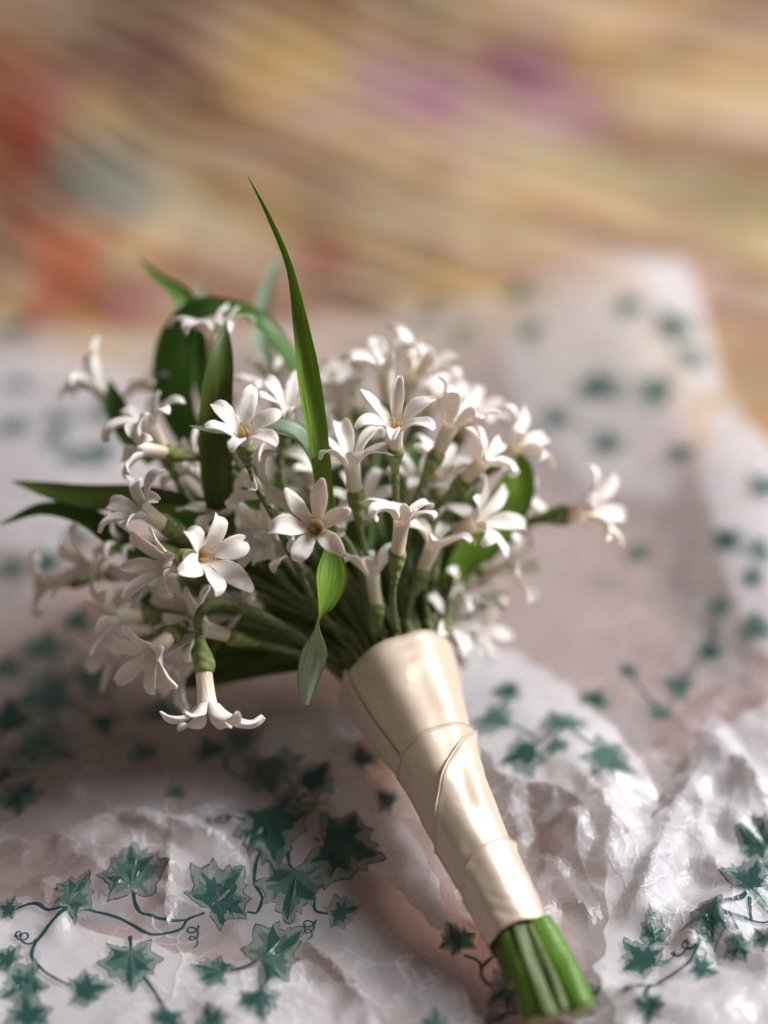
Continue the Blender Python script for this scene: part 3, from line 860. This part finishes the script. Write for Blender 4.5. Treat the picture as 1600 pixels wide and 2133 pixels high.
def flower(px, py, dd, face, size=1.0, open_=75, curl=35, n=6, roll=None, wide=1.0, tube_len=1.05, stem_to=None,
           stamens=False, droop=None, bare=False, seed=None):
    seed = seed if seed is not None else int(px * 7 + py)
    rng = np.random.default_rng(seed)
    loc = at(px, py, dd); a = view_dir(*face)
    ref = unit(AX_U - a * np.dot(AX_U, a)) if abs(np.dot(AX_U, a)) < .95 else unit(AX_F - a * np.dot(AX_F, a))
    side = np.cross(ref, a)
    roll = math.radians(roll if roll is not None else rng.uniform(0, 360))
    ex = ref * math.cos(roll) + side * math.sin(roll); ey = np.cross(a, ex)
    Mw = Matrix(((ex[0], ey[0], a[0], loc[0] * U), (ex[1], ey[1], a[1], loc[1] * U), (ex[2], ey[2], a[2], loc[2] * U), (0, 0, 0, 1)))
    inv = Mw.inverted()
    size *= 1.06 * rng.uniform(.92, 1.07)
    curl *= 1.5
    r0, rb, Lt = .31 * size, .25 * size, tube_len * size
    a0 = math.radians(24)
    skew, skph = rng.uniform(6, 20), rng.uniform(0, 6.28)
    # tube of the corolla, flaring into the throat
    nz, nc = 9, 36
    z = np.linspace(-Lt, 0, nz); f = (z + Lt) / Lt
    rt = rb + (r0 - rb) * f ** 1.0 * (.35 + .65 * f ** 2.2)
    th = np.arange(nc) / nc * 2 * PI
    V, UV = [], []
    for layer in (0, 1):
        for i in range(nz):
            for j in range(nc):
                rj = rt[i] * (1 - .035 * (1 - abs(math.sin(n * th[j] / 2 + PI / 2))) * f[i])
                zj = z[i]
                if layer:                                # funnel of the throat
                    rj = rj * f[i] ** .75; zj = -.55 * size * (1 - f[i]) ** .8
                V.append((rj * math.cos(th[j]), rj * math.sin(th[j]), zj)); UV.append((-1 + f[i], th[j] / 3))
    F = grid_faces(nz, nc, closed=True) + grid_faces(nz, nc, nz * nc, flip=True, closed=True)
    o = link_mesh("flower", V, F, M_PETAL, bouquet, uv=UV)
    o.matrix_basis = BINV @ Mw
    # petals
    s = 1 - (1 - np.linspace(0, 1, NS_)) ** 1.45
    t = np.sin(np.linspace(-1, 1, NT_) * PI / 2 * .92) / math.sin(PI / 2 * .92)
    SS, TT = np.meshgrid(s, t, indexing='ij')
    for k in range(n):
        lift = (.05 if k % 2 else 0.0)
        fn = petal_surface(rng, r0 - lift * .0, a0 + rng.uniform(-.03, .03), size * 1.52 * rng.uniform(.84, 1.1), size * .285 * wide * rng.uniform(.80, 1.15),
                           math.radians(open_ + rng.normal(0, 13) + skew * math.cos(2 * PI * k / n - skph)), size * rng.uniform(-.05, .15), math.radians(curl * rng.uniform(.1, 2.0)), n,
                           rng.normal(0, .35))
        P = fn(SS, TT); e = 1e-3
        du = fn(SS + e, TT) - fn(SS - e, TT); dv = fn(SS, TT + e) - fn(SS, TT - e)
        du = np.where(SS[..., None] < e, fn(SS + e, TT) - P, du)
        Nn = np.cross(dv, du); Nn /= np.maximum(np.linalg.norm(Nn, axis=-1, keepdims=True), 1e-9)
        thick = size * .08 * np.sqrt(np.clip(1 - np.abs(TT) ** 3, .06, 1)) * (1 - .55 * sstep(.9, 1, SS))
        thick = np.where(SS < .08, size * .06, thick)
        A, B = P, P - Nn * thick[..., None] * np.sign(np.sum(Nn[0, NT_ // 2] * np.array([-1, 0, 0])))
        ang = 2 * PI * k / n + rng.normal(0, .05)
        if k: pass
        ca, sa = math.cos(2 * PI * k / n), math.sin(2 * PI * k / n)
        Rz = np.array([[ca, -sa, 0], [sa, ca, 0], [0, 0, 1]])
        V = np.vstack([A.reshape(-1, 3), B.reshape(-1, 3)]) @ Rz.T
        uv = np.r_[np.c_[SS.ravel(), TT.ravel() * .5 + k], np.c_[SS.ravel(), TT.ravel() * .5 + k]]
        m = NS_ * NT_
        F = grid_faces(NS_, NT_) + grid_faces(NS_, NT_, m, flip=True)
        for i in range(NS_ - 1):
            F.append((i * NT_, (i + 1) * NT_, m + (i + 1) * NT_, m + i * NT_))
            q = NT_ - 1
            F.append((i * NT_ + q, m + i * NT_ + q, m + (i + 1) * NT_ + q, (i + 1) * NT_ + q))
        for j in range(NT_ - 1):
            b_ = (NS_ - 1) * NT_
            F.append((b_ + j, b_ + j + 1, m + b_ + j + 1, m + b_ + j))
        link_mesh("petal", V, F, M_PETAL, o, uv=uv)
    # stamens in the throat
    if stamens:
        for k in range(4):
            an = rng.uniform(0, 6.28); rr = .11 * size
            b0 = np.array([rr * .6 * math.cos(an), rr * .6 * math.sin(an), -.35 * size]); b1 = np.array([rr * math.cos(an), rr * math.sin(an), rng.uniform(.10, .30) * size])
            P = np.array([b0 + (b1 - b0) * q for q in np.linspace(0, 1, 5)])
            Vt, Ft, Ut = tube_geo(P, np.array([.035, .035, .045, .058, .03]) * size, 7)
            link_mesh("stamen", Vt, Ft, M_STAMEN, o, uv=Ut)
    # calyx wrapped in green tape
    Lc = (1.15 if not bare else .8) * size
    zc = np.linspace(0, 1, 11)
    P = np.c_[np.zeros(11) + .05 * np.sin(zc * 3 + seed), np.zeros(11), -Lt + .14 * size - zc * (Lc + .14 * size)]
    R = np.interp(zc, [0, .06, .18, .40, .65, 1.0], np.array([.275, .315, .335, .29, .20, .135]) * size)
    Vt, Ft, Ut = tube_geo(P, R, 14, .12, seed)
    link_mesh("calyx", Vt, Ft, M_CALYX, o, uv=Ut)
    # stem down into the ribbon
    p0 = loc - a * (Lt + Lc - .05) ; ph = rng.uniform(0, 6.28); rr = 1.75 * math.sqrt(rng.uniform(0, 1))
    right = unit(AX_R - HDIR * np.dot(AX_R, HDIR)); fr = np.cross(right, HDIR)
    want = (loc - HTOP) - HDIR * np.dot(loc - HTOP, HDIR)
    want = unit(want) * min(1.75, .28 * np.linalg.norm(want)) + (right * math.cos(ph) + fr * math.sin(ph)) * .45
    mouth = HTOP + want * .95; deep = HTOP + want * .5 - HDIR * 2.6
    tt = np.linspace(0, 1, 22)[:, None]
    if droop is not None:
        P = catmull(np.array([p0] + [at(*q) for q in droop] + [mouth + unit(want) * .15 + HDIR * .4, deep]), 34)
    else:
        d = np.linalg.norm(mouth - p0)
        p1 = p0 - a * d * .30; p2 = mouth + (HDIR + unit(loc - HTOP) * .55) * d * .25
        P = (1 - tt) ** 3 * p0 + 3 * (1 - tt) ** 2 * tt * p1 + 3 * (1 - tt) * tt ** 2 * p2 + tt ** 3 * mouth
        P = np.vstack([P, mouth + (deep - mouth) * .5, deep])
    Vt, Ft, Ut = tube_geo(P, .135 * size * np.linspace(.92, 1.1, len(P)) * rng.uniform(.85, 1.1), 8, .18, seed + 3)
    link_mesh("stem", Vt, Ft, M_TAPE, o, uv=Ut, inv=inv)
    return o

FLOWERS = [
    # sharp, facing the viewer
    dict(px=508, py=902, dd=-.2, face=(-.05, .62, .80), open_=72, curl=35, n=6, roll=8, stamens=True, size=1.06, tube_len=.62, droop=[(536, 1015, .6), (566, 1070, 1.2), (610, 1160, 2.2), (680, 1290, 3)]),
    dict(px=655, py=1098, dd=-.3, face=(-.10, .30, .95), open_=64, curl=34, n=6, roll=18, stamens=True, wide=1.0, size=1.15, tube_len=.8),
    dict(px=824, py=886, dd=.4, face=(.0, .72, .68), open_=74, curl=25, n=6, roll=5, stamens=True, size=1.0),
    dict(px=428, py=1160, dd=-.2, face=(.62, .05, .78), open_=70, curl=40, n=6, roll=10, stamens=True, wide=1.2, size=1.14),
    dict(px=345, py=1175, dd=.9, face=(-.75, .10, .60), open_=62, curl=40, n=6, roll=20),
    dict(px=432, py=1470, dd=.1, face=(.12, -.93, .30), open_=100, curl=45, n=6, roll=15, tube_len=1.15, size=1.14,
         droop=[(412, 1290, .3), (432, 1262, .6), (480, 1258, 1.4), (560, 1290, 2.6), (650, 1340, 3.4)]),
    dict(px=318, py=1358, dd=1.0, face=(-.45, -.42, .72), open_=75, curl=40, n=6, roll=0, size=1.1),
    dict(px=298, py=1062, dd=1.4, face=(-.62, .50, .55), open_=82, curl=55, n=6, roll=25, size=1.08),
    dict(px=838, py=1078, dd=1.0, face=(.12, .92, .30), open_=95, curl=60, n=6, roll=10, tube_len=1.35),
    dict(px=732, py=958, dd=1.6, face=(-.1, .85, .45), open_=70, curl=50, n=6, size=.98, tube_len=1.3),
    dict(px=548, py=1020, dd=2.0, face=(-.80, .45, .2), open_=70, curl=40, tube_len=1.6),
    # left half
    dict(px=312, py=880, dd=3.2, face=(-.35, .80, .35), open_=95, curl=70),
    dict(px=298, py=935, dd=2.6, face=(-.88, .15, .25), open_=100, curl=70),
    dict(px=445, py=690, dd=4.6, face=(-.05, .97, .15), open_=105, curl=50, size=1.1),
    dict(px=195, py=800, dd=6.5, face=(-.62, .72, .0), open_=70, curl=50),
    dict(px=95, py=1215, dd=5.5, face=(-.92, -.1, .2), open_=90, curl=60),
    dict(px=240, py=1285, dd=3.2, face=(-.85, .0, .4), open_=70, curl=40),
    dict(px=425, py=1310, dd=2.2, face=(-.85, .25, .4), open_=70, curl=40, size=1.05),
    dict(px=372, py=1405, dd=3.6, face=(-.6, -.5, .5), open_=75, curl=40),
    dict(px=600, py=850, dd=2.8, face=(.15, .80, .50), open_=75, curl=40, size=.95),
    dict(px=575, py=808, dd=5.2, face=(-.1, .9, .3), open_=90, curl=60),
    dict(px=556, py=1120, dd=3.0, face=(-.5, .3, .7), open_=72, curl=40),
    dict(px=600, py=1150, dd=2.6, face=(-.35, .55, .6), open_=70, curl=30, tube_len=1.4),
    dict(px=345, py=815, dd=7.0, face=(-.4, .85, .1), open_=80, curl=40),
    dict(px=250, py=1130, dd=4.4, face=(-.85, .2, .3), open_=80, curl=40),
    dict(px=510, py=1140, dd=4.2, face=(-.5, .2, .75), open_=75, curl=40),
    # right half
    dict(px=800, py=765, dd=4.4, face=(-.15, .92, .35), open_=72, curl=80, tube_len=1.3, size=1.12),
    dict(px=868, py=775, dd=6.0, face=(.45, .80, .25), open_=62, curl=70, size=1.15),
    dict(px=732, py=800, dd=7.0, face=(-.2, .85, .45), open_=55, curl=60, size=1.1),
    dict(px=700, py=845, dd=6.6, face=(-.3, .7, .6), open_=65, curl=60),
    dict(px=905, py=835, dd=8.0, face=(.5, .7, .3), open_=60, curl=60),
    dict(px=942, py=880, dd=2.6, face=(.42, .88, .15), open_=48, curl=70, tube_len=1.25, wide=1.1),
    dict(px=985, py=868, dd=6.6, face=(.5, .75, .3), open_=55, curl=70),
    dict(px=1012, py=955, dd=3.0, face=(.62, .62, .35), open_=85, curl=70, tube_len=1.2),
    dict(px=1080, py=925, dd=4.6, face=(.72, .55, .25), open_=75, curl=50, size=1.08),
    dict(px=1222, py=1065, dd=5.4, face=(.90, .16, .30), open_=72, curl=40, size=1.16, tube_len=.65),
    dict(px=1000, py=1085, dd=3.4, face=(.75, .35, .50), open_=70, curl=40, size=1.12),
    dict(px=905, py=1130, dd=2.8, face=(.35, .85, .35), open_=95, curl=70, tube_len=1.2),
    dict(px=1060, py=1185, dd=5.6, face=(.85, .05, .35), open_=75, curl=40),
    dict(px=775, py=1190, dd=2.6, face=(-.12, .92, .3), open_=60, curl=50, tube_len=1.5, size=.95),
    dict(px=925, py=975, dd=4.4, face=(.2, .85, .45), open_=75, curl=40),
    dict(px=935, py=1290, dd=5.2, face=(.55, .30, .75), open_=78, curl=40, size=1.1),
    dict(px=990, py=1300, dd=7.0, face=(.8, -.1, .5), open_=78, curl=40, size=1.1),
    dict(px=925, py=1345, dd=7.0, face=(.6, -.3, .7), open_=78, curl=30),
    dict(px=755, py=1050, dd=4.0, face=(.0, .75, .6), open_=75, curl=40),
    dict(px=665, py=980, dd=4.5, face=(.0, .8, .5), open_=75, curl=40),
    dict(px=870, py=1010, dd=4.6, face=(.25, .75, .5), open_=75, curl=40),
    # the back of the dome
    dict(px=640, py=900, dd=8.5, face=(-.1, .8, -.5), open_=75, curl=40),
    dict(px=780, py=880, dd=9.5, face=(.1, .8, -.6), open_=75, curl=40),
    dict(px=480, py=900, dd=9.0, face=(-.4, .7, -.6), open_=75, curl=40),
    dict(px=385, py=1268, dd=3.8, face=(-.6, .1, .7), open_=66, curl=70, n=5),
    dict(px=172, py=1180, dd=5.0, face=(-.85, .2, .3), open_=70, curl=60, n=5),
    dict(px=232, py=1362, dd=4.6, face=(-.7, -.3, .5), open_=70, curl=60, n=5),
    dict(px=478, py=1052, dd=3.4, face=(-.55, .40, .65), open_=66, curl=70),
    dict(px=400, py=975, dd=4.2, face=(-.6, .6, .45), open_=70, curl=70),
    dict(px=700, py=1085, dd=3.6, face=(.1, .7, .6), open_=62, curl=60, n=5),
    dict(px=905, py=1050, dd=4.6, face=(.4, .65, .55), open_=66, curl=70, n=5),
    dict(px=500, py=1260, dd=4.0, face=(-.6, .1, .7), open_=66, curl=60, n=5),
    dict(px=640, py=1010, dd=4.8, face=(-.2, .6, .7), open_=66, curl=60, n=5),
    dict(px=1060, py=1020, dd=6.4, face=(.7, .4, .4), open_=66, curl=60, n=5),
    dict(px=300, py=1215, dd=4.2, face=(-.8, .0, .5), open_=66, curl=60, n=5),
    dict(px=960, py=1225, dd=5.6, face=(.65, .3, .6), open_=66, curl=60, n=5),
]
for fl in FLOWERS:
    flower(**fl)

# --- leaves
def leaf(pts, widths, normals, top, under, seed=0, fold=.25, curlx=.0, nc=9, n=34):
    """pts (px, py, dd); widths in cm (full); normals = upper-face direction per point, in view terms"""
    P = catmull([at(*p) for p in pts], n)
    W = np.interp(np.linspace(0, 1, n), np.linspace(0, 1, len(widths)), widths)
    Wn = catmull(np.c_[widths, widths, widths], n)[:, 0]; W = np.maximum(Wn, .03)
    Nh = catmull([view_dir(*q) for q in normals], n)
    T = np.gradient(P, axis=0); T /= np.linalg.norm(T, axis=1)[:, None]
    S = np.cross(T, Nh); S /= np.linalg.norm(S, axis=1)[:, None]
    Nn = np.cross(S, T)
    t = np.linspace(-1, 1, nc)
    A = []
    for i in range(n):
        wv = .04 * float(vnoise(i * .35, 1.3, seed))
        h = W[i] / 2 * (fold * (t ** 2) - .06 * np.exp(-(t / .18) ** 2) + wv * np.sin(t * 3 + i * .4)) + .015 * W[i] * np.cos(t * 9)
        A.append(P[i] + np.outer(W[i] / 2 * t, S[i]) + np.outer(h, Nn[i]))
    A = np.array(A); th = .022
    B = A - Nn[:, None, :] * th
    V = np.vstack([A.reshape(-1, 3), B.reshape(-1, 3)])
    L = np.r_[0, np.cumsum(np.linalg.norm(np.diff(P, axis=0), axis=1))]
    uv = np.array([(L[i], t[j] * .5 + seed) for i in range(n) for j in range(nc)])
    uv = np.vstack([uv, uv])
    m = n * nc
    F1 = grid_faces(n, nc, flip=True); F2 = grid_faces(n, nc, m)
    F3 = []
    for i in range(n - 1):
        F3.append((i * nc, (i + 1) * nc, m + (i + 1) * nc, m + i * nc))
        q = nc - 1
        F3.append((i * nc + q, m + i * nc + q, m + (i + 1) * nc + q, (i + 1) * nc + q))
    F = F1 + F2 + F3
    mi = [0] * len(F1) + [1] * len(F2) + [0] * len(F3)
    return link_mesh("leaf", V, F, [top, under], bouquet, uv=uv, midx=mi, inv=BINV)

# tall blade standing above the flowers
leaf([(690, 1180, 2.0), (668, 960, 1.0), (645, 800, .3), (632, 700, .1), (606, 560, 0), (560, 450, 0), (517, 368, 0)],
     [.50, .72, .86, .66, .36, .18, .03], [(.3, .1, .95), (.2, .1, .97), (.1, .1, .97), (-.2, .1, .9), (-.65, .1, .7), (-.5, .2, .8), (-.4, .3, .8)],
     M_LEAFB, M_LEAFU, 1, .35)
# arching leaf behind, falling to the left
leaf([(680, 900, 5.5), (600, 740, 5.2), (540, 668, 5.0), (470, 640, 5.2), (400, 655, 5.6), (362, 740, 6.0), (372, 850, 6.2), (420, 960, 6)],
     [.7, 1.0, .95, .85, 1.2, 1.75, 1.5, .8], [(.5, .6, .6), (.5, .6, .6), (.35, .6, .7), (0, .6, .8), (-.4, .3, .85), (-.45, 0, .9), (-.3, -.1, .95), (-.3, -.1, .95)],
     M_LEAF, M_LEAF, 2, .15)
leaf([(470, 900, 6.6), (420, 720, 6.4), (380, 622, 6.6), (330, 580, 7), (288, 535, 7.4)],
     [1.2, 1.6, .85, .5, .06], [(-.2, .1, .95), (-.2, .1, .95), (.2, .5, .8), (.3, .6, .7), (.3, .6, .7)], M_LEAF, M_LEAFU, 3, .3)
# olive spear in the middle of the left half
leaf([(470, 1130, 3.6), (452, 980, 3.0), (452, 840, 2.6), (462, 740, 2.8), (470, 668, 3.2)],
     [.9, 1.25, 1.25, .85, .06], [(-.1, .1, .97)] * 3 + [(.1, .2, .95)] * 2, M_LEAFD, M_LEAFU, 4, .3)
# grey-green leaf arching behind the first flower
leaf([(672, 1040, 2.2), (655, 950, 1.6), (606, 896, 1.0), (520, 893, .7), (450, 897, .6), (396, 887, .5)],
     [.5, .9, 1.05, .8, .45, .05], [(.6, .5, .6), (.4, .6, .7), (.1, .75, .65), (0, .8, .6), (0, .75, .6), (0, .7, .7)], M_LEAFU, M_LEAF, 5, .2)
# two pointed leaves reaching left
leaf([(430, 1060, 4.0), (300, 1045, 4.0), (180, 1038, 4.2), (100, 1022, 4.4), (26, 1002, 4.6)],
     [.9, 1.3, 1.1, .7, .06], [(-.1, .55, .8)] * 5, M_LEAFD, M_LEAF, 6, .3)
leaf([(330, 1180, 3.6), (250, 1130, 4.0), (180, 1080, 4.2), (90, 1062, 4.4), (0, 1092, 4.6)],
     [.8, 1.15, 1.0, .65, .06], [(.2, .6, .7)] * 5, M_LEAF, M_LEAFU, 7, .3)
# twisted leaf hanging below the second flower
leaf([(692, 1140, .6), (690, 1200, .3), (676, 1258, .2), (660, 1300, .3), (652, 1360, .3), (640, 1420, .4), (636, 1468, .5)],
     [.55, 1.2, .90, .68, 1.1, .80, .28], [(.2, .2, .95), (.3, .1, .95), (.75, 0, .65), (.95, 0, -.1), (.5, -.1, -.9), (.2, 0, -.95), (.2, 0, -.95)],
     M_LEAFB, M_LEAFP, 8, .25)
# leaves on the right, out of focus
leaf([(930, 1220, 5.0), (1000, 1130, 5.0), (1062, 1050, 5.2), (1085, 985, 5.4), (1080, 940, 5.6)],
     [.6, 1.4, 1.7, 1.1, .1], [(-.2, .1, .95)] * 5, M_LEAFB, M_LEAFU, 9, .3)
leaf([(900, 1330, 5.0), (960, 1285, 6.0), (1010, 1255, 6.6), (1060, 1232, 7)], [.5, .7, .6, .06], [(.1, .8, .5)] * 4, M_LEAFB, M_LEAFU, 10, .3)
leaf([(320, 960, 5.0), (270, 900, 5.6), (240, 840, 6.0), (228, 792, 6.2)], [.6, 1.0, .85, .1], [(-.2, .1, .95)] * 4, M_LEAF, M_LEAFU, 11, .3)
leaf([(560, 800, 9.0), (545, 660, 9.6), (570, 560, 10.2), (590, 530, 10.6)], [.8, .7, .4, .06], [(.1, .1, .97)] * 4, M_LEAFU, M_LEAFU, 12, .3)
leaf([(440, 800, 10.0), (425, 650, 11.0), (420, 570, 12.0)], [.8, .6, .06], [(.1, .1, .97)] * 3, M_LEAFU, M_LEAFU, 13, .3)
# inner foliage filling the heart of the bunch
k = 20
for p in [[(700, 1350, 4.5), (560, 1240, 5.5), (430, 1190, 6.2), (330, 1190, 6.8)], [(700, 1330, 4.6), (600, 1180, 5.6), (540, 1040, 6.4), (500, 930, 7)],
          [(760, 1330, 4.6), (700, 1180, 5.6), (660, 1040, 6.5), (640, 900, 7.2)], [(800, 1330, 5), (790, 1180, 6), (790, 1040, 7), (800, 900, 7.8)],
          [(850, 1320, 5), (890, 1200, 6), (930, 1080, 7), (960, 980, 7.6)], [(690, 1370, 4.5), (560, 1330, 5.4), (440, 1340, 6), (340, 1320, 6.4)],
          [(640, 1380, 4.3), (520, 1380, 5.4), (420, 1400, 6), (330, 1430, 6.5)], [(700, 1300, 5.2), (480, 1130, 7), (380, 1060, 7.6), (260, 1020, 8.0)],
          [(640, 1330, 5.2), (500, 1290, 6.6), (360, 1260, 7.4), (240, 1230, 7.8)], [(720, 1340, 6), (560, 1080, 8), (470, 960, 9), (400, 860, 9.5)],
          [(860, 1330, 6), (960, 1190, 7), (1040, 1110, 7.6), (1120, 1090, 8)], [(720, 1300, 7), (620, 1100, 8.5), (600, 960, 9), (610, 850, 9.5)],
          [(800, 1300, 7), (730, 1100, 8.5), (720, 960, 9), (730, 860, 9.5)], [(840, 1300, 7), (850, 1120, 8.5), (870, 980, 9), (880, 880, 9.5)],
          [(680, 1330, 7), (480, 1200, 8.5), (380, 1150, 9), (280, 1130, 9.5)], [(640, 1350, 6), (480, 1300, 7), (380, 1290, 7.5), (300, 1300, 8)],
          [(860, 1310, 7.5), (920, 1180, 8.5), (960, 1080, 9), (1000, 1000, 9.5)]]:
    k += 1
    leaf(p, [.7, 1.5, 1.4, .1], [(-.2, .3, .9)] * 4, [M_LEAF, M_LEAFD][k % 2], M_LEAFU if k % 3 == 0 else M_LEAF, k, .3, n=20)
